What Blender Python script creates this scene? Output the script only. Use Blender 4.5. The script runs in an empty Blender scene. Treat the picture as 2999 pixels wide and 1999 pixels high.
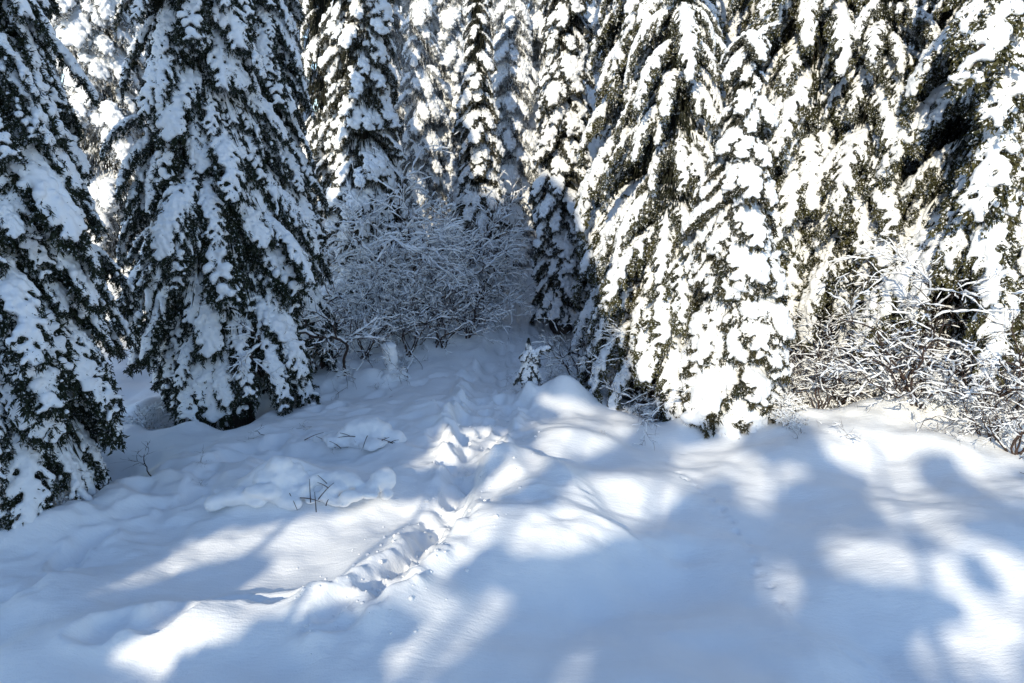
import bpy, math, random
import numpy as np
from mathutils import Vector, Matrix, Euler

R = math.radians
random.seed(7)
rng = np.random.default_rng(11)
scene = bpy.context.scene
col = scene.collection

# ---------------------------------------------------------------- camera
CAM_H, PITCH, FPX = 4.0, R(14.0), 2000.0
cam_d = bpy.data.cameras.new('camera')
cam_d.lens = 24.0; cam_d.sensor_width = 36.0; cam_d.clip_end = 2000; cam_d.clip_start = 0.05
cam = bpy.data.objects.new('camera', cam_d); col.objects.link(cam)
cam.location = (0, 0, CAM_H); cam.rotation_euler = (R(90) - PITCH, 0, 0)
scene.camera = cam

# ---------------------------------------------------------------- light
SUN_E, SUN_A = R(24.0), R(20.0)            # elevation; direction the light travels, clockwise from +Y
world = bpy.data.worlds.new('World'); scene.world = world; world.use_nodes = True
wn = world.node_tree; wn.nodes.clear()
sky = wn.nodes.new('ShaderNodeTexSky'); sky.sky_type = 'NISHITA'; sky.sun_disc = False
sky.sun_elevation = SUN_E; sky.sun_rotation = R(180) + SUN_A
sky.altitude = 700; sky.air_density = 1.0; sky.dust_density = 0.2; sky.ozone_density = 1.4
bg = wn.nodes.new('ShaderNodeBackground'); bg.inputs['Strength'].default_value = 0.14
wo = wn.nodes.new('ShaderNodeOutputWorld')
wn.links.new(sky.outputs[0], bg.inputs[0]); wn.links.new(bg.outputs[0], wo.inputs[0])
sd = Vector((math.sin(SUN_A) * math.cos(SUN_E), math.cos(SUN_A) * math.cos(SUN_E), -math.sin(SUN_E)))
sun_d = bpy.data.lights.new('sun', 'SUN'); sun_d.energy = 2.4; sun_d.angle = R(0.53); sun_d.color = (1.0, 0.90, 0.70)
sun = bpy.data.objects.new('sun', sun_d); col.objects.link(sun)
sun.rotation_euler = sd.to_track_quat('-Z', 'Y').to_euler(); sun.location = (-10, -20, 20)
scene.view_settings.view_transform = 'Standard'; scene.view_settings.look = 'None'
scene.view_settings.gamma = 1.0; scene.view_settings.use_curve_mapping = False
scene.view_settings.exposure = 0.95
scene.render.engine = 'CYCLES'
scene.cycles.max_bounces = 6; scene.cycles.diffuse_bounces = 4; scene.cycles.glossy_bounces = 2

# ---------------------------------------------------------------- helpers
cp, sp = math.cos(PITCH), math.sin(PITCH)
def at(px, py, z=0.0):
    """pixel of the 3000 x 2000 photograph -> point on the level z"""
    a, b = (px - 1500) / FPX, (1000 - py) / FPX
    dy, dz = cp + sp * b, cp * b - sp
    t = (z - CAM_H) / dz
    return a * t, dy * t
def at_dist(px, Y, z=2.5):
    depth = Y * cp + (CAM_H - z) * sp
    return (px - 1500) / FPX * depth, Y

def hash3(ix, iy, iz, seed):
    h = (ix.astype(np.int64) * 374761393 + iy.astype(np.int64) * 668265263 + iz.astype(np.int64) * 2147483647 + seed * 974634777) & 0xffffffff
    h = ((h ^ (h >> 13)) * 1274126177) & 0xffffffff
    h = ((h ^ (h >> 16)) * 2246822519) & 0xffffffff
    return ((h ^ (h >> 15)) & 0xffffff) / float(0xffffff) * 2 - 1
def noise3(x, y, z, seed=0):
    x, y, z = np.broadcast_arrays(np.asarray(x, float), np.asarray(y, float), np.asarray(z, float))
    fx, fy, fz = np.floor(x), np.floor(y), np.floor(z)
    tx, ty, tz = x - fx, y - fy, z - fz
    tx, ty, tz = [t * t * t * (t * (t * 6 - 15) + 10) for t in (tx, ty, tz)]
    out = 0
    for i in (0, 1):
        for j in (0, 1):
            for k in (0, 1):
                w = (tx if i else 1 - tx) * (ty if j else 1 - ty) * (tz if k else 1 - tz)
                out = out + w * hash3(fx + i, fy + j, fz + k, seed)
    return out
def fbm(x, y, z=0.0, oct=4, seed=0, gain=0.5):
    s, a, f = 0, 1.0, 1.0
    for o in range(oct):
        s = s + a * noise3(np.asarray(x) * f, np.asarray(y) * f, np.asarray(z) * f, seed + o * 17)
        a *= gain; f *= 2.03
    return s

def mesh_np(name, V, F, mat=None, smooth=False):
    V = np.asarray(V, np.float32); F = np.asarray(F, np.int32)
    me = bpy.data.meshes.new(name)
    n, k = F.shape
    me.vertices.add(len(V)); me.vertices.foreach_set('co', V.ravel())
    me.loops.add(n * k); me.loops.foreach_set('vertex_index', F.ravel())
    me.polygons.add(n)
    me.polygons.foreach_set('loop_start', np.arange(0, n * k, k, dtype=np.int32))
    me.polygons.foreach_set('loop_total', np.full(n, k, np.int32))
    if smooth: me.polygons.foreach_set('use_smooth', np.ones(n, bool))
    me.update(calc_edges=True); me.validate()
    if mat: me.materials.append(mat)
    return me
def ob(name, me, parent=None, loc=None):
    o = bpy.data.objects.new(name, me); col.objects.link(o)
    if parent: o.parent = parent
    if loc is not None: o.location = loc
    return o
def thing(name, label, cat, loc=(0, 0, 0), rz=0.0, group=None):
    o = bpy.data.objects.new(name, None); col.objects.link(o)
    o.location = loc; o.rotation_euler = (0, 0, rz); o['label'] = label; o['category'] = cat
    if group: o['group'] = group
    o.empty_display_size = 0.3
    return o

# ---------------------------------------------------------------- materials
def new_mat(name):
    m = bpy.data.materials.new(name); m.use_nodes = True
    nt = m.node_tree; b = nt.nodes['Principled BSDF']
    return m, nt, b
def N(nt, t, **kw):
    n = nt.nodes.new(t)
    for k, v in kw.items():
        if k in n.inputs.keys(): n.inputs[k].default_value = v
        else: setattr(n, k, v)
    return n
def ramp(nt, src, p0, p1, c0, c1):
    r = nt.nodes.new('ShaderNodeValToRGB')
    r.color_ramp.elements[0].position = p0; r.color_ramp.elements[1].position = p1
    r.color_ramp.elements[0].color = (*c0, 1); r.color_ramp.elements[1].color = (*c1, 1)
    nt.links.new(src, r.inputs[0]); return r

def mat_snow(name, ground=False):
    m, nt, b = new_mat(name)
    tc = N(nt, 'ShaderNodeTexCoord')
    n1 = N(nt, 'ShaderNodeTexNoise', Scale=6.0 if not ground else 1.3, Detail=5.0)
    nt.links.new(tc.outputs['Object'], n1.inputs['Vector'])
    r = ramp(nt, n1.outputs['Fac'], 0.3, 0.75, (0.80, 0.82, 0.845), (0.88, 0.885, 0.89))
    nt.links.new(r.outputs[0], b.inputs['Base Color'])
    b.inputs['Roughness'].default_value = 0.55
    b.inputs['Specular IOR Level'].default_value = 0.25
    if ground:
        mp = N(nt, 'ShaderNodeMapping'); mp.inputs['Scale'].default_value = (8.0, 30.0, 12.0)
        mp.inputs['Rotation'].default_value = (0, 0, R(-6))
        nt.links.new(tc.outputs['Object'], mp.inputs['Vector'])
        n2 = N(nt, 'ShaderNodeTexNoise', Scale=1.0, Detail=4.0); nt.links.new(mp.outputs[0], n2.inputs['Vector'])
        n3 = N(nt, 'ShaderNodeTexNoise', Scale=55.0, Detail=6.0); nt.links.new(tc.outputs['Object'], n3.inputs['Vector'])
        b1 = N(nt, 'ShaderNodeBump', Strength=0.42, Distance=0.016); nt.links.new(n2.outputs['Fac'], b1.inputs['Height'])
        b2 = N(nt, 'ShaderNodeBump', Strength=0.45, Distance=0.008); nt.links.new(n3.outputs['Fac'], b2.inputs['Height'])
        nt.links.new(b1.outputs[0], b2.inputs['Normal']); nt.links.new(b2.outputs[0], b.inputs['Normal'])
    else:
        n3 = N(nt, 'ShaderNodeTexNoise', Scale=38.0, Detail=4.0); nt.links.new(tc.outputs['Object'], n3.inputs['Vector'])
        b2 = N(nt, 'ShaderNodeBump', Strength=0.5, Distance=0.012); nt.links.new(n3.outputs['Fac'], b2.inputs['Height'])
        nt.links.new(b2.outputs[0], b.inputs['Normal'])
    return m

def mat_needle(name, c0, c1, frost):
    m, nt, b = new_mat(name)
    tc = N(nt, 'ShaderNodeTexCoord'); oi = N(nt, 'ShaderNodeObjectInfo')
    n1 = N(nt, 'ShaderNodeTexNoise', Scale=5.0, Detail=3.0); nt.links.new(tc.outputs['Object'], n1.inputs['Vector'])
    r = ramp(nt, n1.outputs['Fac'], 0.35, 0.7, c0, c1)
    n2 = N(nt, 'ShaderNodeTexNoise', Scale=42.0, Detail=2.0); nt.links.new(tc.outputs['Object'], n2.inputs['Vector'])
    r2 = ramp(nt, n2.outputs['Fac'], 0.62 - frost * 0.3, 0.68 - frost * 0.3, (0, 0, 0), (1, 1, 1))
    mx = N(nt, 'ShaderNodeMixRGB'); mx.inputs[2].default_value = (0.8, 0.82, 0.85, 1)
    nt.links.new(r2.outputs[0], mx.inputs[0]); nt.links.new(r.outputs[0], mx.inputs[1])
    nt.links.new(mx.outputs[0], b.inputs['Base Color'])
    b.inputs['Roughness'].default_value = 0.6; b.inputs['Specular IOR Level'].default_value = 0.15
    return m

def mat_bark(name, c0, c1):
    m, nt, b = new_mat(name)
    tc = N(nt, 'ShaderNodeTexCoord')
    mp = N(nt, 'ShaderNodeMapping'); mp.inputs['Scale'].default_value = (18, 18, 4); nt.links.new(tc.outputs['Object'], mp.inputs[0])
    n1 = N(nt, 'ShaderNodeTexNoise', Scale=1.0, Detail=5.0); nt.links.new(mp.outputs[0], n1.inputs['Vector'])
    r = ramp(nt, n1.outputs['Fac'], 0.35, 0.7, c0, c1); nt.links.new(r.outputs[0], b.inputs['Base Color'])
    bu = N(nt, 'ShaderNodeBump', Strength=0.8, Distance=0.02); nt.links.new(n1.outputs['Fac'], bu.inputs['Height'])
    nt.links.new(bu.outputs[0], b.inputs['Normal']); b.inputs['Roughness'].default_value = 0.85
    return m

M_GROUND = mat_snow('ground_snow', True)
M_SNOW = mat_snow('bough_snow')
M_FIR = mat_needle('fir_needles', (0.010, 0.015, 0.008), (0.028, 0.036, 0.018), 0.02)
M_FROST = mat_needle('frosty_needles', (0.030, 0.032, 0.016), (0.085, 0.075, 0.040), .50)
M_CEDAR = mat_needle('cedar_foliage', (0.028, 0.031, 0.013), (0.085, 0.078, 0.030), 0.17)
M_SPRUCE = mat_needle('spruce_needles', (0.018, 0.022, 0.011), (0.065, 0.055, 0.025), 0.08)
M_BARK = mat_bark('bark', (0.02, 0.015, 0.012), (0.07, 0.05, 0.04))
M_TWIG = mat_bark('twig_bark', (0.025, 0.016, 0.012), (0.09, 0.055, 0.045))

# ---------------------------------------------------------------- ground
def seg_dist(X, Y, pts):
    """distance to a polyline, and the arc length of the nearest point"""
    best = np.full(X.shape, 1e9); arc = np.zeros(X.shape); side = np.zeros(X.shape); acc = 0
    for (x0, y0), (x1, y1) in zip(pts[:-1], pts[1:]):
        dx, dy = x1 - x0, y1 - y0; L = math.hypot(dx, dy)
        t = np.clip(((X - x0) * dx + (Y - y0) * dy) / (L * L), 0, 1)
        d = np.hypot(X - (x0 + t * dx), Y - (y0 + t * dy))
        s = np.sign((X - x0) * dy - (Y - y0) * dx)
        k = d < best
        best = np.where(k, d, best); arc = np.where(k, acc + t * L, arc); side = np.where(k, s, side)
        acc += L
    return best, arc, side
def P(*pix): return [at(a, b) for a, b in pix]

TRAIL = P((1010, 1830), (1130, 1745), (1235, 1640), (1290, 1540), (1335, 1455), (1370, 1380), (1400, 1310), (1420, 1240), (1450, 1160), (1480, 1080), (1510, 1010), (1530, 950), (1540, 890))
TRAIL_FAR = TRAIL[-1:] + [(TRAIL[-1][0] + 1.0, TRAIL[-1][1] + 6), (TRAIL[-1][0] + 3.5, TRAIL[-1][1] + 12)]
TRACK_L = P((-100, 1820), (60, 1720), (190, 1640), (260, 1560), (420, 1500), (560, 1440), (700, 1350), (860, 1290))
TRACK_M = P((1130, 1755), (950, 1765), (800, 1760), (640, 1770), (450, 1850), (300, 1900))
TRACK_B = P((1000, 1100), (900, 1190), (1180, 1110), (1400, 1090))
ANIMAL = P((1985, 1385), (2060, 1440), (2125, 1490), (2160, 1535), (2190, 1575), (2205, 1610), (2225, 1660), (2290, 1740), (2340, 1810), (2430, 1860), (2560, 1920), (2700, 1990))
# (px, py, half width x, half width y in metres, height)
MOUNDS = [
    (1660, 1185, .42, .34, .36), (1560, 1165, .5, .4, .14), (1600, 1440, .75, .9, .20), (1480, 1410, .3, .6, .16),
    (1690, 1310, .5, .3, .10), (1870, 1430, .7, .5, .12), (1500, 1640, 1.1, .7, .16), (1780, 1620, .6, .5, .08),
    (2500, 1300, 1.0, .6, .20), (2300, 1330, .9, .5, .13), (2800, 1330, .8, .6, .20), (2750, 1600, 1.2, .9, .12),
    (850, 1770, .9, .4, .14), (640, 1840, .7, .35, .10), (480, 1820, .5, .3, .07), (1080, 1800, .5, .3, .14),
    (200, 1900, .6, .5, .16), (150, 1740, .5, .4, .12), (800, 1620, 1.6, .8, .02), (1120, 1690, .4, .3, .10),
    (850, 1420, 1.9, .9, .16), (850, 1440, .45, .35, .20), (760, 1460, .4, .3, .14), (1010, 1440, .5, .3, .12), (1070, 1290, .4, .3, .16),
    (620, 1400, .5, .3, .10), (480, 1350, .8, .4, .10), (1230, 1210, .4, .4, .06), (1550, 960, 2.5, 1.5, .10),
    (2000, 1250, .8, .4, .12), (2200, 1250, .9, .4, .16), (2600, 1240, 1.2, .6, .28), (2900, 1240, 1.2, .7, .3),
    (1000, 1080, 1.2, 1.0, .25), (1300, 1000, 1.5, 1.2, .35), (1100, 1100, .3, .3, .12),
]
HOLLOWS = [(290, 1345, 1.0, .7, .42), (150, 1450, .7, .4, .30), (620, 1160, 1.1, .8, .30), (1720, 1740, .9, .6, .14),
           (2000, 1700, .9, .6, .16), (1900, 1890, 1.0, .4, .10), (1560, 1540, .3, .25, .06), (1830, 1560, .25, .18, .08),
           (2010, 1600, .22, .14, .06), (1640, 1590, .25, .16, .05), (2120, 1150, .9, .5, .18), (1690, 960, 1.3, 1.5, .5),
           (1730, 1760, .25, .2, .06), (1900, 1500, .5, .3, .05), (320, 1960, .4, .2, .08)]

def ground_z(X, Y):
    X = np.asarray(X, float); Y = np.asarray(Y, float)
    fade = 1 / (1 + (np.maximum(0, np.abs(Y - 14) - 16) / 14) ** 2)
    Z = 0.16 * fbm(X * .28, Y * .28, 0, 3, 5) + 0.085 * fbm(X * .8, Y * .8, 0, 3, 9) * fade + .010 * fbm(X * 4, Y * 4, 0, 2, 19)
    Z = Z - 0.03
    near = (np.abs(X) < 30) & (Y < 45)
    for px, py, sx, sy, h in MOUNDS + [(a, b, c, d, -e) for a, b, c, d, e in HOLLOWS]:
        x0, y0 = at(px, py)
        q = ((X - x0) / sx) ** 2 + ((Y - y0) / sy) ** 2
        wob = 1 + .22 * noise3(X * 2.1, Y * 2.1, px * .01, 3)
        Z = Z + 1.35 * h * np.exp(-q * wob * (1 if h > 0 else 1.1))
    # debris lying under the snow between the left firs and the furrow
    for (px, py, sx, sy, am) in ((560, 1400, 2.2, .8, .11), (300, 1500, 1.6, .7, .10), (900, 1290, 1.5, .7, .08), (1250, 1230, 1.2, 1.2, .09), (700, 1330, 1.8, .8, .09), (1000, 1180, 1.5, .8, .06), (120, 1700, .8, 1.2, .07), (1650, 1560, 1.4, .8, .05)):
        x0, y0 = at(px, py); wgt = np.exp(-((X - x0) / sx) ** 2 - ((Y - y0) / sy) ** 2)
        rdg = 1 - np.abs(fbm(X * 1.5 + 3, Y * 2.1, 0, 3, int(px))) * 1.5
        Z = Z + am * wgt * np.clip(rdg, -.6, 1)
    Z = Z + .95 * np.exp(-((X - 1.3) / 2.6) ** 2 - ((Y - 24) / 4.5) ** 2)
    for px, yy, sx, h in ((650, 12.3, 1.0, .22), (-45, 7.8, .9, .25), (2150, 10.9, .7, .15), (1960, 12.2, 1.0, .18), (2890, 11.6, 1.2, .2), (1550, 11.9, .28, .08)):
        x0, y0 = at_dist(px, yy, .3); q = ((X - x0) ** 2 + (Y - y0) ** 2) / sx ** 2
        Z = Z - h * np.exp(-q) * (1.2 + .5 * noise3(X * 2, Y * 2, px, 6)) + h * .45 * np.exp(-((np.sqrt(q) - 1.5) / .35) ** 2) * (1 + noise3(X * 1.7, Y * 1.7, px, 7))
    # the bank right of the trail and ground falling away behind the left firs
    Z = Z + 0.5 / (1 + np.exp(-(Y - 25) / 3.0)) * (1 + .4 * noise3(X * .2, Y * .2, 0, 41))
    Z = Z - 0.35 / (1 + np.exp(-(-X - 2.0 - .25 * (Y - 11)) / .7)) / (1 + np.exp(-(Y - 12.3 - .15 * X) / .25)) * (Y < 30)
    # the trampled trail
    d, arc, side = seg_dist(X, Y, TRAIL)
    w = 0.20 + .06 * noise3(arc * 1.5, 0 * arc, 0, 77) + np.clip((arc - 3.2) * .10, 0, .42)
    dj = d + .05 * fbm(X * 5, Y * 5, 0, 2, 31)
    dep = np.interp(arc, [0, .4, 2.5, 4, 9, 20], [.06, .16, .19, .11, .09, .07])
    trough = 1 / (1 + np.exp((dj - w) / .035))
    wide = (arc > 3.2) / (1 + np.exp((dj - w - .35) / .12))
    lump = fbm(X * 4.2 + Y, Y * 3.4, 0, 3, 91, .5)
    Z = Z - dep * trough * (1 + .55 * lump) + .07 * np.exp(-((dj - w - .14) / .12) ** 2) * (1 + .9 * lump) + wide * .055 * lump
    # footprints pressed in the trail
    def prints(path, step, off, rx, ry, depth, Z, jit=.06, seed=1, sharp=1.0):
        rr = random.Random(seed); acc = 0; sgn = 1
        for (x0, y0), (x1, y1) in zip(path[:-1], path[1:]):
            L = math.hypot(x1 - x0, y1 - y0); tx, ty = (x1 - x0) / L, (y1 - y0) / L
            while acc < L:
                cx = x0 + tx * acc - ty * off * sgn + rr.uniform(-jit, jit)
                cy = y0 + ty * acc + tx * off * sgn + rr.uniform(-jit, jit)
                k = (np.abs(X - cx) < 1.0) & (np.abs(Y - cy) < 1.0)
                if k.any():
                    a = (X[k] - cx) * tx + (Y[k] - cy) * ty; b = -(X[k] - cx) * ty + (Y[k] - cy) * tx
                    q = np.sqrt((a / rx) ** 2 + (b / ry) ** 2) + .18 * noise3(X[k] * 9, Y[k] * 9, 0, seed)
                    dd = depth * rr.uniform(.6, 1.2)
                    Z[k] = Z[k] - dd / (1 + np.exp((q - 1) * 6 * sharp)) + dd * .28 * np.exp(-((q - 1.45) / .3) ** 2)
                acc += step * rr.uniform(.85, 1.15); sgn = -sgn
            acc -= L
        return Z
    Z = prints(TRAIL, .47, .07, .16, .10, .11, Z, .11, 3)
    Z = prints(TRAIL[5:], .5, .32, .18, .12, .10, Z, .15, 33)
    Z = prints(TRAIL[6:], .55, .55, .17, .12, .07, Z, .25, 36)
    Z = prints(TRAIL_FAR, .4, .2, .2, .16, .12, Z, .1, 4)
    Z = prints(TRACK_L, .55, .10, .20, .12, .11, Z, .06, 5)
    Z = prints(TRACK_M, .5, .06, .22, .13, .10, Z, .05, 6)
    Z = prints(TRACK_B, .5, .10, .18, .12, .09, Z, .08, 7)
    Z = prints(ANIMAL[:8], .21, .015, .05, .035, .035, Z, .01, 8)
    d2, a2, s2 = seg_dist(X, Y, ANIMAL[7:]); Z = Z - .025 * np.exp(-(d2 / .035) ** 2) * (.6 + .4 * np.sin(a2 * 9))
    d3, a3, s3 = seg_dist(X, Y, TRACK_L); Z = Z - .08 * np.exp(-(d3 / .28) ** 2) * near
    Z = Z + .012 * np.clip(fbm(X * 9, Y * 9, 0, 2, 55) - .25, 0, 1) * np.exp(-(d / .9) ** 2) * (Y < 16)
    # cornice-like ridge lines right of the furrow
    for pts, h in ((P((1560, 1395), (1640, 1450), (1720, 1530), (1790, 1560)), .07), (P((1540, 1500), (1620, 1560), (1700, 1600)), .05), (P((1420, 1560), (1560, 1500), (1480, 1400)), .06)):
        d4, a4, s4 = seg_dist(X, Y, pts)
        Z = Z + h * np.exp(-(d4 / (.22 + .1 * noise3(X, Y, 0, 4))) ** 2) + h * .3 * np.tanh(s4 * d4 / .2) * np.exp(-(d4 / .45) ** 2)
    return Z

def axis_pts(core0, core1, step, mid, far):
    a = list(np.arange(core0, core1, step))
    s, x = step, core1
    up = []
    while x < far: up.append(x); s = min(s * mid, far * .25); x += s
    s, x = step, core0 - step
    dn = []
    while x > -far: dn.append(x); s = min(s * mid, far * .25); x -= s
    return np.array(sorted(dn) + a + up)
xs = axis_pts(-7.2, 7.2, .042, 1.07, 320)
ys = axis_pts(4.2, 11.5, .034, 1.026, 320)
GX, GY = np.meshgrid(xs, ys)
GZ = ground_z(GX, GY)
nx, ny = len(xs), len(ys)
idx = np.arange(nx * ny).reshape(ny, nx)
F = np.stack([idx[:-1, :-1], idx[:-1, 1:], idx[1:, 1:], idx[1:, :-1]], -1).reshape(-1, 4)
g = ob('snow_ground', mesh_np('snow_ground', np.stack([GX, GY, GZ], -1).reshape(-1, 3), F, M_GROUND, True))
g['kind'] = 'structure'
print('ground', nx, ny)
def gz(x, y): return float(ground_z(np.array([x]), np.array([y]))[0])

# ---------------------------------------------------------------- blobs joined by voxel remesh
def ico(sub):
    import bmesh
    bm = bmesh.new(); bmesh.ops.create_icosphere(bm, subdivisions=sub, radius=1)
    V = np.array([v.co[:] for v in bm.verts]); Fc = np.array([[v.index for v in f.verts] for f in bm.faces]); bm.free()
    return V, Fc
ICO1, ICO2 = ico(1), ico(2)
def blobs_raw(C, Rr, base=ICO1):
    C = np.asarray(C, float); Rr = np.asarray(Rr, float)
    V, Fc = base
    VV = C[:, None, :] + V[None] * Rr[:, None, :]
    FF = Fc[None] + (np.arange(len(C)) * len(V))[:, None, None]
    return VV.reshape(-1, 3), FF.reshape(-1, 3)
def blob_mesh(name, C, Rr, voxel, smooth=2, amp=.012, freq=9.0, mat=None, seed=0, base=None):
    V, Fc = blobs_raw(C, Rr, base or ICO2)
    t = ob('tmp', mesh_np('tmp', V, Fc))
    m = t.modifiers.new('r', 'REMESH'); m.mode = 'VOXEL'; m.voxel_size = voxel; m.use_smooth_shade = True
    if smooth:
        s = t.modifiers.new('s', 'SMOOTH'); s.iterations = smooth; s.factor = .5
    dg = bpy.context.evaluated_depsgraph_get()
    me = bpy.data.meshes.new_from_object(t.evaluated_get(dg)); me.name = name
    old = t.data; bpy.data.objects.remove(t); bpy.data.meshes.remove(old)
    n = len(me.vertices); co = np.empty(n * 3, np.float32); me.vertices.foreach_get('co', co); co = co.reshape(-1, 3)
    no = np.empty(n * 3, np.float32); me.vertices.foreach_get('normal', no); no = no.reshape(-1, 3)
    d = fbm(co[:, 0] * freq, co[:, 1] * freq, co[:, 2] * freq, 3, seed)
    co = co + no * (d * amp)[:, None]
    me.vertices.foreach_set('co', co.astype(np.float32).ravel())
    me.polygons.foreach_set('use_smooth', np.ones(len(me.polygons), bool))
    me.materials.clear(); me.materials.append(mat or M_SNOW); me.update()
    return me

# ---------------------------------------------------------------- boughs
KIND = {
    #        L    a0   a1   W    nbl  ra    rb   needles  gap
    'fir':   dict(L=1.60, a0=-14, a1=-80, W=.46, n=17, ra=.072, rb=.027, gap=.50, nl=.062, nw=.010, mat=M_FIR, hang=.34),
    'cedar': dict(L=1.80, a0=4, a1=-86, W=.40, n=19, ra=.074, rb=.026, gap=.55, nl=.062, nw=.016, mat=M_CEDAR, hang=.40),
    'spruce': dict(L=1.05, a0=-8, a1=-74, W=.44, n=12, ra=.074, rb=.038, gap=.55, nl=.070, nw=.013, mat=M_SPRUCE, hang=.24),
    'frost': dict(L=1.10, a0=-5, a1=-72, W=.46, n=13, ra=.082, rb=.044, gap=.42, nl=.070, nw=.013, mat=M_FROST, hang=.26),
}
def unit(v): return v / (np.linalg.norm(v) + 1e-9)
def make_bough(kind, seed):
    k = KIND[kind]; rr = np.random.default_rng(seed * 101 + len(kind))
    L, steps = k['L'] * rr.uniform(.9, 1.1), 40
    ax = [np.zeros(3)]; tan = []
    yaw = rr.uniform(-.25, .25); barer = [-.3, .5, 1.1, 0, 1.8][seed % 5]
    for i in range(steps):
        t = i / steps
        a = R(k['a0'] + (k['a1'] - k['a0']) * t ** .75); y = yaw * t
        d = np.array([math.cos(a) * math.cos(y), math.cos(a) * math.sin(y), math.sin(a)]); tan.append(d); ax.append(ax[-1] + d * L / steps)
    ax = np.array(ax); tan.append(tan[-1]); tan = np.array(tan)
    C, S = [], []                 # snow blobs
    tri_v = []                    # needles, as triangles
    stems = []                    # woody polylines
    def needles(p, d, n, ln, wd):
        for _ in range(n):
            v = unit(d * rr.uniform(.3, 1.1) + rr.normal(size=3) * .55 + np.array([0, 0, -.25])) * ln * rr.uniform(.6, 1.3)
            s = unit(np.cross(v, rr.normal(size=3))) * wd * rr.uniform(.7, 1.3)
            q = p + rr.normal(size=3) * .006
            tri_v.append((q - s, q + s, q + v))
    stems.append((ax[::4], .016))
    for i in range(0, steps + 1):
        t = i / steps
        needles(ax[i], tan[i], 4, k['nl'], k['nw'])
        r = k['ra'] * [1.25, 1.0, .8, 1.1, .7][seed % 5] * (.75 + .55 * abs(noise3(t * 5, seed * 3.1, 0, 3))) * (1 - .45 * t) * min(1, .35 + t * 3)
        if noise3(t * 4.2, seed * 7.7, 2, 4) > -.62 + .25 * barer:
            C.append(ax[i] + np.array([0, rr.normal() * .012, r * .35])); S.append((r * 1.1, r * 1.15, r * .95))
    for bi in range(k['n']):
        for sd_ in (-1, 1):
            t = (bi + rr.uniform(.2, .9)) / k['n']
            i = min(steps, int(t * steps)); base = ax[i]
            env = min(1, .35 + t / .3) * (1 - t) ** .55 + .14
            ln = k['W'] * env * rr.uniform(.7, 1.2)
            side = unit(np.cross(tan[i], [0, 0, 1.0])) * -sd_
            phi = R(rr.uniform(38, 66))
            d = unit(tan[i] * math.cos(phi) + side * math.sin(phi) + np.array([0, 0, .15]))
            p = base.copy(); ns = max(4, int(ln / .028)); pts = [p.copy()]
            gapn = rr.uniform(0, 50); cut = rr.uniform(.34, 1.0) * (1 - (.28 if kind == 'fir' else .15) * max(0, barer)) + (.1 if barer < 0 else 0)
            for j in range(ns):
                s = j / ns
                d = unit(d + np.array([0, 0, -k['hang'] * (.35 + s)]) * .55 + rr.normal(size=3) * .03)
                p = p + d * ln / ns; pts.append(p.copy())
                needles(p, d, 5, k['nl'], k['nw'])
                # hanging sprigs
                if rr.random() < .75:
                    q = p.copy(); dd = unit(np.array([d[0] * .4, d[1] * .4, -1.0]) + rr.normal(size=3) * .35)
                    for h in range(int(rr.uniform(2, 6))):
                        q = q + dd * .024; needles(q, dd, 3, k['nl'] * .8, k['nw'])
                g_ = noise3(s * 3.0 + gapn, seed, 0, 5)
                if (s < cut and g_ > -.80) or (g_ > .25 + .25 * barer and s < .9):
                    r = k['rb'] * (1.2 - .5 * s) * rr.uniform(.7, 1.35) * (1.1 + .5 * noise3(s * 7 + gapn, seed, 4, 5))
                    C.append(p + np.array([0, 0, r * .55])); S.append((r * 1.15, r * 1.15, r * .9))
            stems.append((np.array(pts[::3]), .006))
    if kind in ('spruce', 'frost'):
        for _ in range(int(rr.integers(3, 6))):
            t = rr.uniform(.3, .98); i = int(t * steps); sdv = unit(np.cross(tan[i], [0, 0, 1.0])); o_ = rr.uniform(-.2, .2) * (1.15 - t * .7)
            r = rr.uniform(.07, .12); cpos = ax[i] + sdv * o_ + np.array([0, 0, r * .35 - abs(o_) * .3])
            for q in range(4): C.append(cpos + rr.normal(size=3) * r * [.35, .35, .2]); S.append((r * rr.uniform(.6, 1), r * rr.uniform(.6, 1), r * rr.uniform(.6, .9)))
    sn = blob_mesh('snow_load_' + kind, C, S, .015 if kind in ('fir', 'cedar') else .018, 3, .010, 17.0, M_SNOW, seed, base=ICO1)
    T = np.array(tri_v).reshape(-1, 3); Fn = np.arange(len(T)).reshape(-1, 3)
    # stems as thin triangular strips
    sv, sf = [], []
    for pl, r in stems:
        for a, b in zip(pl[:-1], pl[1:]):
            o = len(T) + len(sv); d = unit(b - a); u = unit(np.cross(d, [.1, .2, 1.0])); w = np.cross(d, u)
            for q in (a, b):
                for ang in (0, 2.09, 4.19): sv.append(q + (u * math.cos(ang) + w * math.sin(ang)) * r)
            for e in range(3):
                f = (e + 1) % 3
                sf += [(o + e, o + f, o + 3 + f), (o + e, o + 3 + f, o + 3 + e)]
    V = np.vstack([T, np.array(sv)]); Fa = np.vstack([Fn, np.array(sf)])
    me = mesh_np('bough_' + kind, V, Fa, k['mat']); me.materials.append(M_BARK)
    mi = np.zeros(len(Fa), np.int32); mi[len(Fn):] = 1; me.polygons.foreach_set('material_index', mi)
    reach = float(ax[-1][0]); drop = float(-ax[-1][2])
    return me, sn, reach, drop
BOUGH = {k: [make_bough(k, s) for s in range(n)] for k, n in (('fir', 5), ('cedar', 5), ('spruce', 5), ('frost', 4))}
print('boughs', {k: [(len(b[0].polygons), len(b[1].polygons)) for b in v] for k, v in BOUGH.items()})

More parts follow.
